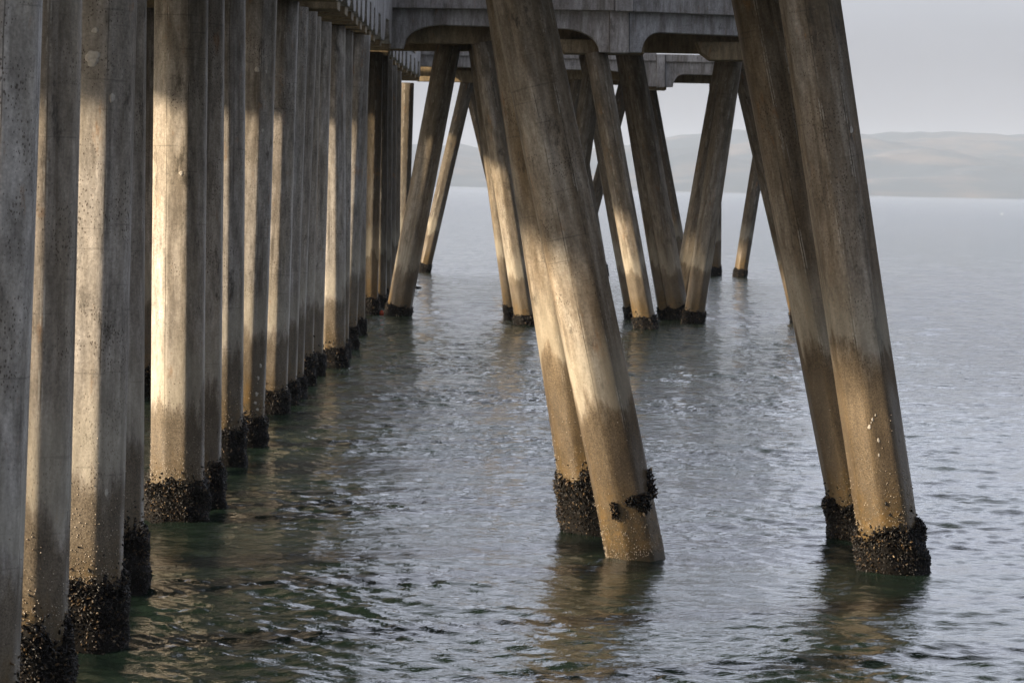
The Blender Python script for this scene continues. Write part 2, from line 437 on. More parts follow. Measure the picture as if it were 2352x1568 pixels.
# ------------------------------------------------------------------ hills
def build_hills():
    ctrl = [(-900, 345), (400, 338), (800, 330), (959, 331), (1010, 336), (1051, 329), (1100, 340), (1200, 343), (1320, 345), (1440, 334), (1500, 322), (1560, 311), (1600, 308),
            (1650, 303), (1690, 297), (1712, 299), (1735, 297), (1800, 301), (1880, 306), (1960, 305), (2000, 309), (2045, 303), (2080, 305), (2110, 302), (2140, 305), (2175, 302), (2230, 305), (2290, 307), (2315, 311), (2345, 308), (2420, 312), (2700, 300), (3300, 320), (4300, 340)]
    cu = np.array([c[0] for c in ctrl], float); cv = np.array([c[1] for c in ctrl], float)
    us = np.arange(-900, 4300, 6.0)
    rr = np.random.default_rng(3)
    def fbm(x, y, seed, L0, n=6):
        q = np.random.default_rng(seed); out = np.zeros_like(x)
        for i in range(n):
            L = L0 / 1.9 ** i
            for _ in range(3):
                a = q.uniform(0, 6.28); out += np.sin((x * np.cos(a) + y * np.sin(a)) * 6.283 / L + q.uniform(0, 6.28)) * (L / L0) / 3
        return out
    Yr, Yf = 9000., 7300.
    vr = np.interp(us, cu, cv)
    top = np.array([at(u, v, Yr) for u, v in zip(us, vr)])
    rows = 60
    V = []
    for j in range(rows + 1):
        t = j / rows
        Y = Yf + (Yr - Yf) * t
        x = top[:, 0] * (Y / Yr) ** .2
        base = top[:, 2]
        zz = base * (t ** .8)
        rid = fbm(x, np.full_like(x, Y * 1.4), 5, 700, 7)
        zz = zz + rid * 24 * math.sin(math.pi * min(t, 1)) ** .8 + (0.8 * fbm(x, np.full_like(x, Y), 9, 160, 3) if j == rows else 0)
        if j == 0: zz = np.full_like(x, -1.0)
        V.append(np.stack([x, np.full_like(x, Y), zz], -1))
    for k in range(1, 6):
        V.append(np.stack([top[:, 0], np.full_like(us, Yr + k * 150), base * (1 - k / 5) - 1], -1))
    V = np.array(V); ny, nx = V.shape[:2]
    idx = np.arange(nx * ny).reshape(ny, nx)
    Fc = np.stack([idx[:-1, :-1], idx[:-1, 1:], idx[1:, 1:], idx[1:, :-1]], -1).reshape(-1, 4)
    m, nt, p = new_mat('hillside')
    geo = nt.nodes.new('ShaderNodeNewGeometry')
    n = noise(nt, geo.outputs['Position'], 1.0, 6, .6, (.0028, .0028, .012))
    c = mixc(nt, ramp(nt, n, .50, .62), (.012, .036, .062), (.115, .10, .095))
    nt.links.new(c, p.inputs['Base Color']); p.inputs['Roughness'].default_value = .95
    o = mesh_obj('hills', V.reshape(-1, 3), Fc, m, smooth=True)
    o['kind'] = 'structure'
build_hills()

# ------------------------------------------------------------------ piles
PW = 0.612                      # across the flats
def fnoise(th, z, seed):
    q = np.random.default_rng(seed); o = np.zeros_like(th)
    for k in range(10):
        o += np.sin(th * q.integers(1, 7) + z * q.uniform(2, 14) + q.uniform(0, 6.28)) * q.uniform(.3, 1)
    return o / 3.2

def oct_r(th, r_flat, rot):
    """radius of an octagon with well rounded corners"""
    a = (th - rot + math.pi / 8) % (math.pi / 4) - math.pi / 8
    q = r_flat / np.cos(a)
    lim = r_flat * 1.052                      # the corners are cut back to this and blended
    return q - np.log1p(np.exp((q - lim) * 420)) / 420
def oct_ring(r_flat, rot, K=64):
    th = np.linspace(0, 2 * np.pi, K, endpoint=False) + rot
    r = oct_r(th, r_flat, rot)
    return np.stack([np.cos(th) * r, np.sin(th) * r], -1)

def shell_cloud(P, Nn, Ax, size, q):
    """mussel shells: little closed tapered pods at P with outward normals Nn and pile axis Ax"""
    n = len(P)
    # unit shell: rings along its length
    rings = np.array([-1, -.55, .05, .6, 1.0]); rad = np.array([.04, .62, 1.0, .72, .08])
    K = 6
    t = np.arange(K) * 2 * np.pi / K
    U = []
    for a, b in zip(rings, rad):
        U.append(np.stack([np.cos(t) * b * .42, np.sin(t) * b * .30, np.full(K, a)], -1))
    U = np.array(U).reshape(-1, 3)              # 30 verts
    Fq = []
    for j in range(len(rings) - 1):
        for k in range(K):
            Fq.append((j*K+k, j*K+(k+1) % K, (j+1)*K+(k+1) % K, (j+1)*K+k))
    Fq = np.array(Fq)
    L = size * q.uniform(.6, 1.25, n)
    # length direction: mostly outward and a bit down, random
    d = Nn * q.uniform(.3, 1.1, (n, 1)) + q.normal(0, .55, (n, 3)) + Ax * q.normal(.1, .5, (n, 1))
    d /= np.linalg.norm(d, axis=1)[:, None]
    h = np.cross(d, q.normal(0, 1, (n, 3))); h /= np.linalg.norm(h, axis=1)[:, None]
    g = np.cross(d, h)
    V = (P[:, None, :] + L[:, None, None] * (U[None, :, 0:1] * h[:, None, :] + U[None, :, 1:2] * g[:, None, :] + U[None, :, 2:3] * d[:, None, :]))
    Fc = (Fq[None] + (np.arange(n) * len(U))[:, None, None])
    return V.reshape(-1, 3), Fc.reshape(-1, 4)

GR_STEM = 'upright octagonal piles down the side of the pier'
GR_MID = 'raked octagonal piles under the middle deck'
GR_FAR = 'raked piles under the farthest deck'
GR_PAIR = 'four big raked piles in the foreground water'
count = [0]
def pile(label, base, top, group, wid=1.0, rot=0.0, ztop=None, coll=.5, thick=.056, shells=600, barn=0, cover=None, lean=0.0, mat=None, patches=()):
    """base: (u,v) at the waterline on the axis; top: (u,v) on the axis higher up; ztop: height the shaft runs up to"""
    count[0] += 1
    seed = 100 + count[0]
    q = np.random.default_rng(seed)
    B = ground(*base) if not isinstance(base, Vector) else base
    T = at(top[0], top[1], B.y + lean) if not isinstance(top, Vector) else top
    zax = (T - B).normalized()
    Lt = (T - B).length if ztop is None else (ztop - B.z) / zax.z
    yax = Vector((0, 1, 0)); xax = yax.cross(zax).normalized(); yax = zax.cross(xax)
    Mx = Matrix((xax, yax, zax)).transposed().to_4x4(); Mx.translation = B
    e = thing('concrete_pile', label, 'pile', Mx, group)
    rf = PW / 2 * wid
    ring = oct_ring(rf, R(90 + rot), 64 if B.y < 60 else 48)
    K = len(ring)
    nz = max(6, int((Lt + 1.5) / .35)); zs = np.linspace(-1.5, Lt, nz)
    V = np.zeros((nz, K, 3)); V[:, :, :2] = ring[None]; V[:, :, 2] = zs[:, None]
    wob = np.array([[math.sin(zz * .9 + seed) * .003, math.cos(zz * 1.3 + seed) * .003] for zz in zs])
    V[:, :, :2] += wob[:, None, :]
    # small chips along the arrises
    V[:, :, :2] *= (1 - np.abs(q.normal(0, .002, (nz, 1, 1))))
    idx = np.arange(nz * K).reshape(nz, K)
    Fc = np.stack([idx[:-1], np.roll(idx[:-1], -1, 1), np.roll(idx[1:], -1, 1), idx[1:]], -1).reshape(-1, 4).tolist()
    Fc.append(list(range(K))[::-1]); Fc.append([int(i) for i in idx[-1]])
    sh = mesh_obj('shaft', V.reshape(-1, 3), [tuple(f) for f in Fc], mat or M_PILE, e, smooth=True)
    sh.data.polygons[-1].use_smooth = False; sh.data.polygons[-2].use_smooth = False
    ax = np.array([0, 0, 1.0])
    def surf(th):       # radius of the octagon at an angle
        return oct_r(np.asarray(th), rf, R(90 + rot))
    slope = Vector((zax.x, zax.y, 0)) / zax.z
    if coll > 0 or cover:
        nth, nzz = 64, 26
        th = np.linspace(0, 2 * np.pi, nth, endpoint=False)
        if cover is None:
            topz = coll * (1 + .16 * fnoise(th, th * 0, seed))
            tt = np.linspace(0, 1, nzz)
            TH = np.repeat(th[None], nzz, 0); ZZ = -.45 + (topz[None] + .45) * tt[:, None]
            prof = np.clip((1 - tt) / .10, 0, 1)[:, None] ** .6
            TK = thick * prof * (1 + .45 * fnoise(TH, ZZ * 2, seed + 1)) * (1 + .3 * (1 - tt[:, None]))
            RR = surf(TH) + np.clip(TK, .004, None)
            V = np.stack([np.cos(TH) * RR, np.sin(TH) * RR, ZZ], -1).reshape(-1, 3)
            idx = np.arange(nzz * nth).reshape(nzz, nth)
            F1 = np.stack([idx[:-1], np.roll(idx[:-1], -1, 1), np.roll(idx[1:], -1, 1), idx[1:]], -1).reshape(-1, 4)
            n = int(shells * 1.6)
            sth = q.uniform(0, 2 * np.pi, n); stt = q.uniform(0, 1, n) ** .9; stt = np.where(q.uniform(0, 1, n) < .025, 1 + q.exponential(.08, n), stt)
            szz = -.25 + (np.interp(sth, th, topz, period=2 * np.pi) + .28) * stt
            edge = np.clip((1 - stt) / .10, 0, 1) ** .6
            srr = surf(sth) + thick * edge * (1 + .45 * fnoise(sth, szz * 2, seed + 1)) * .95
        for one in ([None] if cover is None else cover):
          if one is not None:
            V = np.zeros((0, 3)); F1 = np.zeros((0, 4), int)
            sth = []; szz = []
            for (a, zc, da, dz, n) in [one]:
                rr_ = np.sqrt(q.uniform(0, 1, n)); aa = q.uniform(0, 6.28, n)
                sth += list(a + da * rr_ * np.cos(aa)); szz += list(zc + dz * rr_ * np.sin(aa))
            sth = np.array(sth); szz = np.array(szz); n = len(sth)
            srr = surf(sth) + q.uniform(0, .055, n)
          size = .029 + .004 * (B.y > 45) + .010 * (B.y > 80)
          P = np.stack([np.cos(sth) * srr, np.sin(sth) * srr, szz], -1)
          Nn = np.stack([np.cos(sth), np.sin(sth), sth * 0], -1)
          V2, F2 = shell_cloud(P, Nn, ax[None] * np.ones((n, 1)), size, q)
          VV = np.concatenate([V, V2]); FF = np.concatenate([F1, F2 + len(V)])
          mesh_obj('mussel_collar' if cover is None else 'mussel_clump', VV, FF, M_MUSSEL, e, smooth=True, mat2=M_BED, nfirst=len(F1))
    inv = Mx.inverted()
    for (pu, pv, pr, pe) in patches:          # pale patches of repair mortar and droppings, seen at pu,pv
        o_ = inv @ CAM; d_ = inv.to_3x3() @ ray(pu, pv)
        rr_ = rf * 1.02
        aa = d_.x ** 2 + d_.y ** 2; bb = 2 * (o_.x * d_.x + o_.y * d_.y); cc = o_.x ** 2 + o_.y ** 2 - rr_ ** 2
        disc = bb * bb - 4 * aa * cc
        if disc < 0: continue
        h_ = o_ + d_ * ((-bb - math.sqrt(disc)) / (2 * aa))
        t0 = math.atan2(h_.y, h_.x)
        nn = 18; V = []; Fp = []
        ph = q.uniform(0, 6.28, 4)
        for j, f in enumerate((0, .5, .9, 1.0)):
            for k in range(nn):
                g_ = 2 * math.pi * k / nn
                w_ = pr * .8 * f * (1 + .12 * math.sin(2 * g_ + ph[0]) + .10 * math.sin(3 * g_ + ph[1]) + .08 * math.sin(5 * g_ + ph[2]) + .05 * math.sin(8 * g_ + ph[3]))
                tt = t0 + w_ * math.cos(g_) / rf; zz = h_.z + w_ * pe * math.sin(g_)
                r2 = float(surf(tt)) + (.003 if j < 3 else -.004)
                V.append((math.cos(tt) * r2, math.sin(tt) * r2, zz))
        for j in range(3):
            for k in range(nn):
                Fp.append((j*nn+k, (j+1)*nn+k, (j+1)*nn+(k+1) % nn, j*nn+(k+1) % nn))
        mesh_obj('pale_patch', V, Fp, M_PATCH, e, smooth=True)
    if barn:
        n = int(barn * 1.8)
        sth = q.uniform(0, 2 * np.pi, n)
        szz = coll * .9 + np.abs(q.exponential(.28, n))
        srr = surf(sth) + .002
        P = np.stack([np.cos(sth) * srr, np.sin(sth) * srr, szz], -1)
        Nn = np.stack([np.cos(sth), np.sin(sth), sth * 0], -1)
        oc = np.array([[1,0,0],[0,1,0],[-1,0,0],[0,-1,0],[0,0,1],[0,0,-1]], float)
        sz = q.uniform(.003, .0075, n)
        V = P[:, None, :] + oc[None] * sz[:, None, None]
        fo = np.array([[0,1,4],[1,2,4],[2,3,4],[3,0,4],[1,0,5],[2,1,5],[3,2,5],[0,3,5]])
        Fc = fo[None] + (np.arange(n) * 6)[:, None, None]
        b = mesh_obj('barnacles', V.reshape(-1, 3), Fc.reshape(-1, 3), M_BARN, e, smooth=True)
        b['kind'] = 'stuff'
    return e

def zdeck(Y):            # underside of the pier caps
    if Y < 52: return 7.1 + (Y - 52) * .0125
    return 7.1 + (Y - 52) * .0235 if Y < 100 else 8.2 + (Y - 100) * .014

# four big raked piles
def stem(label, right_lo, right_hi, vbase, hb=None, **kw):
    """upright pile given by its right-hand edge at two heights and its waterline"""
    (u1, v1), (u2, v2) = right_hi, right_lo
    sl = (u2 - u1) / (v2 - v1)
    ub = u2 + (vbase - v2) * sl
    dep = vbase - (427.5 + .022 * (ub - CX))
    wpx = PW * FPX / (FPX * H / dep)
    base = (ub - wpx / 2, vbase); top = (u1 - wpx / 2, v1)
    B = ground(*base)
    kw.setdefault('group', GR_STEM)
    g = kw.pop('group')
    return pile(label, base, top, g, ztop=zdeck(B.y) - .002, **kw)

pile('big raked pile on bare golden base with only a thin mussel band', (1461, 1283), (1199, 0), GR_PAIR, mat=M_RAKED_C, ztop=6.6, rot=8, coll=.05, barn=700,
     cover=[(R(-62), .66, .50, .055, 260), (R(-22), .72, .16, .10, 70), (R(-20), .86, .10, .09, 40), (R(-112), .60, .12, .09, 90), (R(-55), .56, .26, .07, 80)])
pile('big raked pile with thick mussel boot close behind the bare golden one', (1363, 1220), (1178, 0), GR_PAIR, mat=M_RAKED_C, ztop=6.6, rot=8, coll=.68, shells=2600, barn=450)
pile('big raked pile with pale paint flecks, foremost of the rightmost pair', (2054, 1316), (1859, 0), GR_PAIR, patches=[(2011, 953, .010, 1.5), (2004, 963, .014, 1.6), (1997, 980, .022, 1.3), (2018, 1011, .018, 1.7), (2019, 1045, .014, 1.6), (2001, 970, .008, 1.2), (1955, 298, .04, 1.2)], mat=M_RAKED_B, ztop=6.6, rot=10, coll=.46, shells=2400, barn=450)
pile('big raked pile with narrow mussel boot, rear one of the rightmost pair', (1981, 1237), (1744, 0), GR_PAIR, mat=M_RAKED_B, ztop=6.6, rot=6, coll=.50, shells=2000, barn=300)

# the stem row
stem('blue grey pile cut by the left edge of the photo, nearest of the row', (40, 1568), (92, 0), 1780, coll=.55, shells=1500, barn=100)
stem('pile with dark brown base and slanting mussels, second from the left edge', (155, 1285), (185, 0), 1632, coll=.62, shells=3200, barn=500)
stem('broad sunlit pile with orange rust blots and round patch near its top', (279, 1285), (312, 0), 1484, patches=[(212, 134, .082, .95), (258, 225, .03, 1.8), (218, 70, .04, .7), (245, 1130, .028, 1.6)], coll=.56, shells=3000, barn=900)
stem('narrow shaded strip of pile right behind the broad rust blotted one', (327, 1200), (334, 0), 1352, coll=.58, shells=2200, barn=200)
stem('pile with sunlit base and dark stained top above a wide mussel boot', (467, 1100), (476, 0), 1192, patches=[(416, 398, .032, 1.)], coll=.44, shells=2800, barn=900)
stem('dim grey pile tucked behind the one with the dark stained top', (507, 1050), (514, 0), 1165, coll=.50, shells=1600, barn=150)
stem('pile with thin bright sun strip, sixth of the row from the shore', (557, 1000), (563, 0), 1070, coll=.52, shells=1500, barn=350)
stem('pile with row of white paint blots down its shaded side', (607, 950), (636, 0), 1022, patches=[(590, 160, .05, .9), (612, 165, .02, 1.8), (603, 300, .025, 1.8), (599, 840, .03, 1.3), (594, 868, .028, 1.3), (590, 905, .034, 1.2), (587, 925, .03, 1.), (592, 940, .03, 1.)], coll=.42, shells=1400, barn=350)
stem('pale grey pile just past the one with white paint blots', (659, 900), (686, 0), 950, coll=.40, shells=1200, barn=250)
stem('thin grey edge of pile between the pale grey pile and the dark ones', (681, 870), (709, 0), 928, coll=.40, shells=700)
stem('dull grey pile sliver halfway down the row', (697, 850), (728, 40), 912, coll=.40, shells=600)
stem('dark brown pile whose mussels reach far up its foot', (719, 850), (737, 54), 884, coll=.58, shells=900, barn=60)
stem('dark slate pile right before the honey coloured sunlit one', (742, 800), (763, 0), 860, coll=.45, shells=800)
stem('honey coloured sunlit pile with barnacle speckled foot halfway down the row', (793, 840), (793, 81), 843, coll=.44, shells=1000, barn=700)
stem('slim shaded pile hugging the far side of the honey coloured one', (801, 760), (811, 70), 822, coll=.40, shells=400)
stem('brown pile with thin sun strip just past the honey coloured one', (820, 740), (850, 95), 803, coll=.55, shells=700, barn=60)
stem('grey pile between the brown sun strip pile and the black one', (838, 720), (846, 130), 768, coll=.45, shells=400)
stem('nearly black pile standing where the row meets the middle deck', (869, 640), (880, 110), 722, coll=.5, shells=500, mat=M_FAR_SHADED)
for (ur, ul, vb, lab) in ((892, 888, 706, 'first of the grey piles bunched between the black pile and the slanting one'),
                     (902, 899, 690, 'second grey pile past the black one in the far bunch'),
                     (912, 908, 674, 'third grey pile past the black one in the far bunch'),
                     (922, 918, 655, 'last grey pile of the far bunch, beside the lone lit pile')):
    stem(lab, (ul, 640), (ur, 180), vb, coll=.4, shells=150, mat=M_FAR_SHADED)
stem('lone upright pile at the far end of the row with a lit left edge', (942, 480), (951, 188), 618, coll=.3, shells=100, mat=M_FAR_SHADED)

# a pile of the second line further under the pier, seen through a gap
XIN = -6.9
stem('slit of lit pile between the rust blotted pile and the stained one', (356, 760), (361, 60), 907, coll=.55, shells=900, barn=200)
SHADE_PILES = [(-6.9, 87.3), (-7.4, 94.2), (-6.9, 99.8), (-7.2, 105.9), (-6.9, 114.9), (-6.97, 38.01), (-8.78, 80.51), (-8.3, 44.79), (-7.07, 84.1), (-9.17, 27.48), (-7.04, 52.22), (-8.24, 69.61), (-8.32, 46.84), (-7.97, 27.77), (-8.08, 85.34), (-7.02, 35.07), (-7.94, 83.0)]
for i, (x, y) in enumerate(SHADE_PILES):  # unseen piles added under the deck to block sun from the row and beyond
    pile('added unseen pile under the long deck that blocks the sun', Vector((x, y, 0)), Vector((x, y, 8)), 'added unseen piles that block the sun', ztop=zdeck(y) - .002, coll=.5, shells=60)

# unseen raked pile, added parallel to the big golden based one to shade it
_b = ground(1461, 1283); _t = at(1199, 0, _b.y); _l = (_t - _b) / (_t - _b).z
_tn = 10.3; _s = .56
_x = _b.x + _s * math.cos(SUN_AZ) - _tn * math.sin(SUN_AZ) - _l.x * _tn * math.tan(SUN_EL)
_y = _b.y - _s * math.sin(SUN_AZ) - _tn * math.cos(SUN_AZ)
pile('added unseen raked pile that shades the big golden based one', Vector((_x, _y, 0)), Vector((_x, _y, 0)) + _l * 7, 'added unseen piles that block the sun', ztop=6.7, coll=.5, shells=60)

# middle bent
def mid(label, base, top, **kw):
    kw.setdefault('mat', M_MID); kw.setdefault('thick', .035)
    return pile(label, base, top, kw.pop('group', GR_MID), **kw)
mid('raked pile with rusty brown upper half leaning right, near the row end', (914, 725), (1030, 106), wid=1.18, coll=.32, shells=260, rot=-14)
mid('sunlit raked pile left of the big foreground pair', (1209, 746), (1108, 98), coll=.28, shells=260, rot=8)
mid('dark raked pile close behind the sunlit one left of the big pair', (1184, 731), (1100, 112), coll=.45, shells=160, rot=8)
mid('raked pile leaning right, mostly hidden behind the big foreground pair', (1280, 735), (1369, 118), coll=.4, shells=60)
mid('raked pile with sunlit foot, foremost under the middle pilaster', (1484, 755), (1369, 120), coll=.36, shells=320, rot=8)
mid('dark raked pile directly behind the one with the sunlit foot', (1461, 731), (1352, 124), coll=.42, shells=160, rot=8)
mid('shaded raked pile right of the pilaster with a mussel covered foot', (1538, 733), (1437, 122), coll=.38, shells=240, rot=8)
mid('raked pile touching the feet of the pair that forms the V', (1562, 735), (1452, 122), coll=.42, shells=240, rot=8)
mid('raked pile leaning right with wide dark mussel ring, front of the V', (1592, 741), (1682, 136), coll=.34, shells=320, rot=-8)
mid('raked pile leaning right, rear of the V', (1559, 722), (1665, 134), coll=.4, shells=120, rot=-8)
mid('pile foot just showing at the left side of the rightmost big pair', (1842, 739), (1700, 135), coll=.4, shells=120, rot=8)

# far bent
def far(label, base, top, **kw):
    kw.setdefault('coll', .42); kw.setdefault('shells', 160); kw.setdefault('mat', M_FAR_SHADED); kw.setdefault('thick', .03)
    return pile(label, base, top, GR_FAR, **kw)
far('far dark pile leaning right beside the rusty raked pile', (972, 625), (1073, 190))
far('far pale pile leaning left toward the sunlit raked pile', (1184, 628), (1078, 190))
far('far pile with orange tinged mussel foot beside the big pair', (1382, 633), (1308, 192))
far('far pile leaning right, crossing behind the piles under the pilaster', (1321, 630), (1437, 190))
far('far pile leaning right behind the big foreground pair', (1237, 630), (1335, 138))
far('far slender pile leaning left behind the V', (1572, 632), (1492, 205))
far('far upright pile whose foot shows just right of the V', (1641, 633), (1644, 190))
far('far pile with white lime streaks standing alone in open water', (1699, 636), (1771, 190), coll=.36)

# ------------------------------------------------------------------ decks
def face(mb, pts, Yf, thick=.4, dirv=None):
    """outline of a fascia traced clockwise in the picture, each point at its distance Yf(u); pushed back by thick"""
    P = [at(u, v, Yf(u)) for (u, v) in pts]
    mb.prism(P[::-1], dirv or (0, thick, 0))
def arc(u0, v0, u1, v1, n=7, first='v'):
    """quarter ellipse from (u0,v0) to (u1,v1); first tells which way it leaves"""
    out = []
    for i in range(n + 1):
        a = i / n * math.pi / 2
        if first == 'v': out.append((u0 + (u1 - u0) * (1 - math.cos(a)), v0 + (v1 - v0) * math.sin(a)))
        else: out.append((u0 + (u1 - u0) * math.sin(a), v0 + (v1 - v0) * (1 - math.cos(a))))
    return out

# --- middle deck
XLEFT = -9.4
md = thing('pier_deck', 'grey concrete deck edge with arched haunches above the V of piles', 'deck', Matrix.Translation((2, 84, 0)), 'concrete decks of the pier')
inv = Matrix.Translation((-2, -84, 0))
def dpart(mb, name, mat, parent, off, bevel=.02):
    mb.V = [tuple(Vector(p) - Vector(off)) for p in mb.V]
    return mb.build(name, mat, parent, bevel)
OFF = (2, 84, 0)
YL = lambda u: 82.5 + (1414 - u) / 514 * 1.0
YR = lambda u: 82.5 + (u - 1450) / 229 * 1.6
mb = MB()
face(mb, [(893, -60)] + [(1400, -60), (1400, 121), (1376, 120)] + arc(1376, 119, 1290, 66, 8, 'v') + arc(1015, 57.5, 930, 100, 8, 'h') + [(926, 112), (893, 111)], YL, .45)
dpart(mb, 'fascia', M_DECK, md, OFF)
mb = MB()
face(mb, [(1446, -60), (1830, -60), (1830, 89)] + [(1514, 75)] + arc(1514, 75, 1474, 121, 8, 'h')[1:] + [(1446, 121)], YR, .45)
dpart(mb, 'fascia', M_DECK, md, OFF)
mb = MB()
face(mb, [(1401, -60), (1445, -60), (1445, 122), (1401, 122)], lambda u: 82.3, .5)
dpart(mb, 'pilaster', M_DECK, md, OFF)
# slab edge standing a little proud, above the groove
mb = MB()
face(mb, [(895, -60), (1412, -60), (1412, 25), (895, 18.5)], lambda u: YL(u) - .34, .338)
face(mb, [(1456, -60), (1840, -60), (1840, 42), (1456, 27)], lambda u: YR(u) - .34, .338)
dpart(mb, 'slab_edge', M_DECK, md, OFF)
mb = MB()
face(mb, [(1414, -60), (1455, -60), (1455, 26.5), (1414, 26)], lambda u: 81.9, .39)
dpart(mb, 'pilaster_head', M_DECK, md, OFF)
# deck body: from slab edge back to the far side
zt = at(1640, 4, YR(1640)).z
zs_ = zt - .45
mb = MB()
A = [at(893, 0, YL(893)), at(1414, 0, 82.5), at(1456, 0, 82.5), at(1840, 0, YR(1840))]
pts = [(A[0].x, A[0].y + .46), (A[1].x, A[1].y + .46), (A[2].x, A[2].y + .46), (A[3].x, A[3].y + .46), (A[3].x, 98), (A[0].x, 98)]
mb.prism([(x, y, zs_ - .05) for x, y in pts][::-1], (0, 0, .40))
mb.prism([(XLEFT, 83.2, zs_ - .3), (XLEFT, 95, zs_ - .3), (A[0].x - .01, 95, zs_ - .3), (A[0].x - .01, 83.2, zs_ - .3)], (0, 0, .4))
mb.prism([(XLEFT, 83.1, zdeck(83)), (XLEFT, 94.9, zdeck(95)), (XLEFT, 94.9, zdeck(95) + 1.8), (XLEFT, 83.1, zdeck(83) + 1.8)], (-.35, 0, 0))
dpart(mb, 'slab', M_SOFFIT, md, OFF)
# inner girders and caps
def girder(parent, off, u0, u1, v0a, v0b, v1a, v1b, Y, th, name='girder', mat=None):
    mb = MB()
    face(mb, [(u0, v0a), (u1, v0b), (u1, v1b), (u0, v1a)], lambda u: Y, th)
    return dpart(mb, name, mat or M_SOFFIT, parent, off)
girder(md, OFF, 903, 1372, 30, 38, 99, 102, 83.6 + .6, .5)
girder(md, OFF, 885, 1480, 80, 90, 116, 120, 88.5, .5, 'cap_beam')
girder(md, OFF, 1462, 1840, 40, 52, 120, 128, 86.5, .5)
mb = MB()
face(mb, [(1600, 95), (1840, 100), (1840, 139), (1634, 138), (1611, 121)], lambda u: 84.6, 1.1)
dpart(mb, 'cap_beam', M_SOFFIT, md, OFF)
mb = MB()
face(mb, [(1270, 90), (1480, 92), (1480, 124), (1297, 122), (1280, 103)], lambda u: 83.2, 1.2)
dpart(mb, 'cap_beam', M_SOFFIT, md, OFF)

# --- far deck
fd = thing('pier_deck', 'farthest concrete deck seen below and beyond the arched one', 'deck', Matrix.Translation((4, 132, 0)), 'concrete decks of the pier')
OFF2 = (4, 132, 0)
YF = lambda u: 131.0
mb = MB()
face(mb, [(958, 100), (1508, 118), (1508, 199), (1484, 199)] + [(1470, 190), (1440, 168), (1400, 162), (958, 152.5)], YF, .5)
dpart(mb, 'fascia', M_DECK, fd, OFF2)
mb = MB()
face(mb, [(1528, 125.2), (1850, 132), (1850, 178), (1572, 171)] + arc(1572, 171, 1546, 200, 7, 'h')[1:] + [(1528, 200)], YF, .5)
dpart(mb, 'fascia', M_DECK, fd, OFF2)
mb = MB()
face(mb, [(1508.3, 124.8), (1527.7, 125.2), (1527.7, 201), (1508.3, 201)], lambda u: 130.85, .5)
dpart(mb, 'pilaster', M_DECK, fd, OFF2)
mb = MB()
face(mb, [(958, 98), (1507, 124.5), (1507, 140.5), (958, 126)], lambda u: 130.88, .118)
face(mb, [(1529, 125), (1852, 131.8), (1852, 148), (1529, 142)], lambda u: 130.88, .118)
dpart(mb, 'slab_edge', M_DECK, fd, OFF2)
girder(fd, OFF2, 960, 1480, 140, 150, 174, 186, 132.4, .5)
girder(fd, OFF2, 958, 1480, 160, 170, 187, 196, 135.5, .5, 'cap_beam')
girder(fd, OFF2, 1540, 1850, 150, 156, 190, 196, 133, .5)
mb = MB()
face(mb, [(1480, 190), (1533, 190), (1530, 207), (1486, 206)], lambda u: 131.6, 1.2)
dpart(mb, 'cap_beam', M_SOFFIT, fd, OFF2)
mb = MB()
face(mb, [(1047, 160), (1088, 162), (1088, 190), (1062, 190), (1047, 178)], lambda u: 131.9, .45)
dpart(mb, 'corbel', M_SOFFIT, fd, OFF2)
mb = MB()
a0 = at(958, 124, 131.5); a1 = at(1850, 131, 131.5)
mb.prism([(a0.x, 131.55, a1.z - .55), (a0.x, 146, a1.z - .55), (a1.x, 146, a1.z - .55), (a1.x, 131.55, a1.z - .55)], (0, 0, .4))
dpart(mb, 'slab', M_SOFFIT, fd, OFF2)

# --- pier stem: slab, caps at each bent, arched fascia down the open side
sd = thing('pier_deck', 'long narrow deck over the upright row with stepped caps at its edge', 'deck', Matrix.Translation((-6, 50, 0)), 'concrete decks of the pier')
OFF3 = (-6, 50, 0)
def xr(Y): return -3.13 - (Y - 52) * .0125
XLEFT = -9.4
capY = []
y = 16.0
pts_c = [(775, 22), (793, 34), (807, 45), (818, 56), (827, 66), (839, 75), (849, 84), (858, 94), (873, 105), (894, 114)]
vis = []
for i, (u, v) in enumerate(pts_c):
    Yc = 52 + (82.6 - 52) * i / 9
    vis.append((Yc, at(u, v, Yc)))
near = [(yy, Vector((xr(yy), yy, zdeck(yy)))) for yy in np.arange(18.4, 50, 3.4)]
pts_f = [(892, 137), (900, 143), (908, 149), (916, 155), (924, 161), (934, 167), (944, 173), (953, 179), (962, 185)]
farv = []
for i, (u, v) in enumerate(pts_f):
    Yc = 96 + (130.2 - 96) * i / 8
    farv.append((Yc, at(u, v, Yc)))
ncap = 0
for grp in (near, vis, farv):
    fas = MB()
    for i, (Yc, c) in enumerate(grp):
        mb = MB()
        mb.box((XLEFT + .1, Yc, c.z), (c.x, Yc + .8, c.z + .85))
        dpart(mb, 'cap_beam', M_SOFFIT, sd, OFF3)
        if i + 1 < len(grp):
            Yn, n = grp[i + 1]
            # arched side panel between this cap and the next
            x0, x1 = c.x + .06, n.x + .06
            z0, z1 = c.z + .16, n.z + .16
            ya, yb = Yc + .1, Yn + .1
            prof = [(0, 0), (.14, 0)] + [(.14 + .16 * math.sin(t), .62 * (1 - math.cos(t))) for t in np.linspace(.2, math.pi / 2, 6)] \
                 + [(.70 + .16 * (1 - math.cos(t)), .62 * (1 - math.sin(t))) for t in np.linspace(0, math.pi / 2 - .2, 6)] + [(.86, 0), (.995, 0), (.995, 1.7), (0, 1.7)]
            P = [Vector((x0 + (x1 - x0) * s, ya + (yb - ya) * s, z0 + (z1 - z0) * s + h)) for s, h in prof]
            fas.prism(P, (-.3, 0, 0))
    dpart(fas, 'side_fascia', M_DECK, sd, OFF3)
mb = MB()
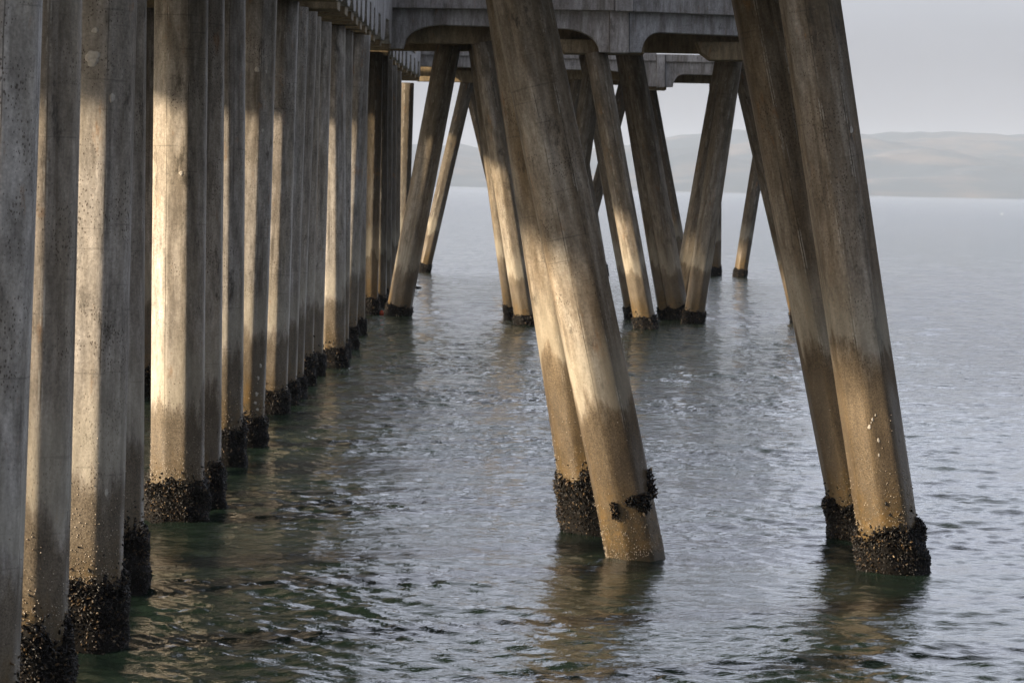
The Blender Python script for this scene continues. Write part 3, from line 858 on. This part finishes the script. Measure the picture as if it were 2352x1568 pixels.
for (ya, yb) in ((17, 51.5), (51.5, 83), (95, 130.5)):
    za, zb = zdeck(ya) + 1.0, zdeck(yb) + 1.0
    xa, xb = xr(ya) - .35, xr(yb) - .35
    i = len(mb.V)
    for (x, yy, z) in ((XLEFT, ya, za), (xa, ya, za), (xb, yb, zb), (XLEFT, yb, zb)):
        mb.V.append((x, yy, z)); 
    for (x, yy, z) in ((XLEFT, ya, za + .9), (xa, ya, za + .9), (xb, yb, zb + .9), (XLEFT, yb, zb + .9)):
        mb.V.append((x, yy, z))
    mb.F += [tuple(i+k for k in f) for f in [(0,3,2,1),(4,5,6,7),(0,1,5,4),(1,2,6,5),(2,3,7,6),(3,0,4,7)]]
dpart(mb, 'slab', M_SOFFIT, sd, OFF3, 0)
mb = MB()
for (ya, yb) in ((-6, 51), (51, 83), (95, 130.5)):
    za, zb = zdeck(ya), zdeck(yb)
    mb.prism([(XLEFT, ya, za), (XLEFT, yb, zb), (XLEFT, yb, zb + 1.8), (XLEFT, ya, za + 1.8)], (-.35, 0, 0))
dpart(mb, 'seaward_fascia', M_DECK, sd, OFF3)

# --- deck over the four big piles (above the frame; its piles carry it)
nd = thing('pier_deck', 'cap and slab resting on the four big foreground piles above the frame', 'deck', Matrix.Translation((1, 32, 0)), 'concrete decks of the pier')
OFF4 = (1, 32, 0)
mb = MB(); mb.box((-2.4, 30.3, 6.6), (4.9, 34.6, 7.4)); dpart(mb, 'cap_beam', M_SOFFIT, nd, OFF4)
mb = MB(); mb.box((-2.45, 29.2, 7.402), (5.6, 35.6, 7.8)); dpart(mb, 'slab', M_SOFFIT, nd, OFF4)

# ------------------------------------------------------------------ things on the middle deck
def plain(name, col, rough=.8):
    m, nt, p = new_mat(name)
    tc = nt.nodes.new('ShaderNodeTexCoord')
    n = noise(nt, tc.outputs['Object'], 3, 4, .6)
    nt.links.new(mixc(nt, .35, col, ramp(nt, n, .3, .7, (.5, .5, .5, 1), (1.2, 1.2, 1.2, 1)), 'MULTIPLY'), p.inputs['Base Color'])
    p.inputs['Roughness'].default_value = rough
    return m
M_PINK = plain('pink_stucco', (.42, .27, .22))
M_METAL = plain('dark_metal', (.04, .045, .05), .5)
P0 = at(1600, 5, 90)
e = thing('kiosk', 'pinkish stucco kiosk wall peeking over the deck edge', 'kiosk', Matrix.Translation((P0.x, 90, zt - .25)))
mb = MB(); ax0 = at(1556, 5, 90).x - P0.x; ax1 = at(1636, 5, 90).x - P0.x
mb.box((ax0, 0, -.3), (ax1, 3, 2.6)); mb.build('wall', M_PINK, e, .02)
mb = MB(); mb.box((ax0 - .2, -.2, 2.601), (ax1 + .2, 3.2, 2.8)); mb.build('roof', M_METAL, e, .02)
P0 = at(1664, 5, YR(1664) + 1)
e = thing('railing_post', 'thin dark post on the deck edge against the sky', 'post', Matrix.Translation((P0.x, YR(1664) + 1, zt - .25)))
mb = MB(); mb.box((-.03, -.03, -.1), (.03, .03, 1.1)); mb.build('post', M_METAL, e)
mb = MB(); mb.box((-.07, -.07, 1.1), (.07, .07, 1.14)); mb.build('post_cap', M_METAL, e)

for (ya, yb, lab) in ((60, 81, 'added shed above the frame that keeps sun off the middle deck'), (104, 128, 'added shed above the frame that keeps sun off the farthest deck')):
    z0 = zdeck((ya + yb) / 2) + 1.95  # sheds added out of view to keep sun off the deck fascias
    e = thing('sun_block_shed', lab, 'sun_blocker', Matrix.Translation((-7.2, (ya + yb) / 2, z0)), 'added unseen sheds that block the sun')
    hl = (yb - ya) / 2
    mb = MB(); mb.box((-2.1, -hl, -.3), (2.1, hl, 4.6)); mb.build('wall', M_PINK, e, .02)
    mb = MB(); mb.prism([(-2.5, -hl - .3, 4.6), (2.5, -hl - .3, 4.6), (0, -hl - .3, 6.0)], (0, 2 * hl + .6, 0)); mb.build('roof', M_METAL, e)

# ------------------------------------------------------------------ small things on the water
def blob(rx, ry, rz, nu=16, nv=10, cut=None):
    V = []; F = []
    for j in range(nv + 1):
        a = -math.pi / 2 + math.pi * j / nv
        for k in range(nu):
            b = 2 * math.pi * k / nu
            V.append((rx * math.cos(a) * math.cos(b), ry * math.cos(a) * math.sin(b), rz * math.sin(a)))
    for j in range(nv):
        for k in range(nu):
            F.append((j*nu+k, j*nu+(k+1) % nu, (j+1)*nu+(k+1) % nu, (j+1)*nu+k))
    return V, F
M_RED = plain('orange_red_float', (.62, .09, .03), .5)
B = ground(877, 723)
e = thing('float', 'small orange red float caught at the foot of the slanting pile', 'float', Matrix.Translation((B.x, B.y, .05)))
V, Fc = blob(.075, .075, .095); mesh_obj('buoy_ball', V, Fc, M_RED, e, True)
mb = MB(); mb.box((-.012, -.012, .09), (.012, .012, .15)); mb.build('eyelet', M_METAL, e)

def bird(loc, rz, label, s, col, group):
    m = plain(name_for(col), col, .8)
    e = thing('seabird', label, 'bird', Matrix.Translation(loc) @ Matrix.Rotation(rz, 4, 'Z'), group)
    rings = [(-.24, .055, .012), (-.17, .06, .035), (-.08, .055, .06), (.02, .05, .072), (.10, .055, .06), (.145, .085, .036), (.165, .13, .026), (.175, .165, .026), (.195, .19, .034), (.225, .195, .032), (.25, .19, .014), (.30, .183, .004)]
    V = []; F = []; K = 12
    for (x, z, r) in rings:
        for k in range(K):
            a = 2 * math.pi * k / K
            V.append((x * s, math.cos(a) * r * s * .95, (z - .02 + math.sin(a) * r) * s))
    for j in range(len(rings) - 1):
        for k in range(K):
            F.append((j*K+k, j*K+(k+1) % K, (j+1)*K+(k+1) % K, (j+1)*K+k))
    F.append(tuple(range(K))[::-1]); F.append(tuple(range((len(rings)-1)*K, len(rings)*K)))
    mesh_obj('body', V, F, m, e, True)
def name_for(c): return 'plumage'
B = ground(955, 663)
bird((B.x, B.y, 0), R(205), 'dark waterbird resting on the sea right of the slanting rusty pile', 1.0, (.02, .02, .022), 'birds on the sea')
B = ground(2301, 492)
bird((B.x, B.y, 0), R(20), 'tiny white gull on open water near the right edge', 1.1, (.85, .85, .82), 'birds on the sea')

# ------------------------------------------------------------------ haze
mb = MB(); mb.box((-9500, -60, -3.0), (9500, 11500, 230))
m = bpy.data.materials.new('haze_air'); m.use_nodes = True
nt = m.node_tree
for n in list(nt.nodes):
    if n.type == 'BSDF_PRINCIPLED': nt.nodes.remove(n)
pv = nt.nodes.new('ShaderNodeVolumePrincipled')
pv.inputs['Color'].default_value = (.72, .83, .98, 1)
pv.inputs['Density'].default_value = .00009
out = [n for n in nt.nodes if n.type == 'OUTPUT_MATERIAL'][0]
nt.links.new(pv.outputs[0], out.inputs['Volume'])
o = mb.build('haze', m)
o['kind'] = 'stuff'
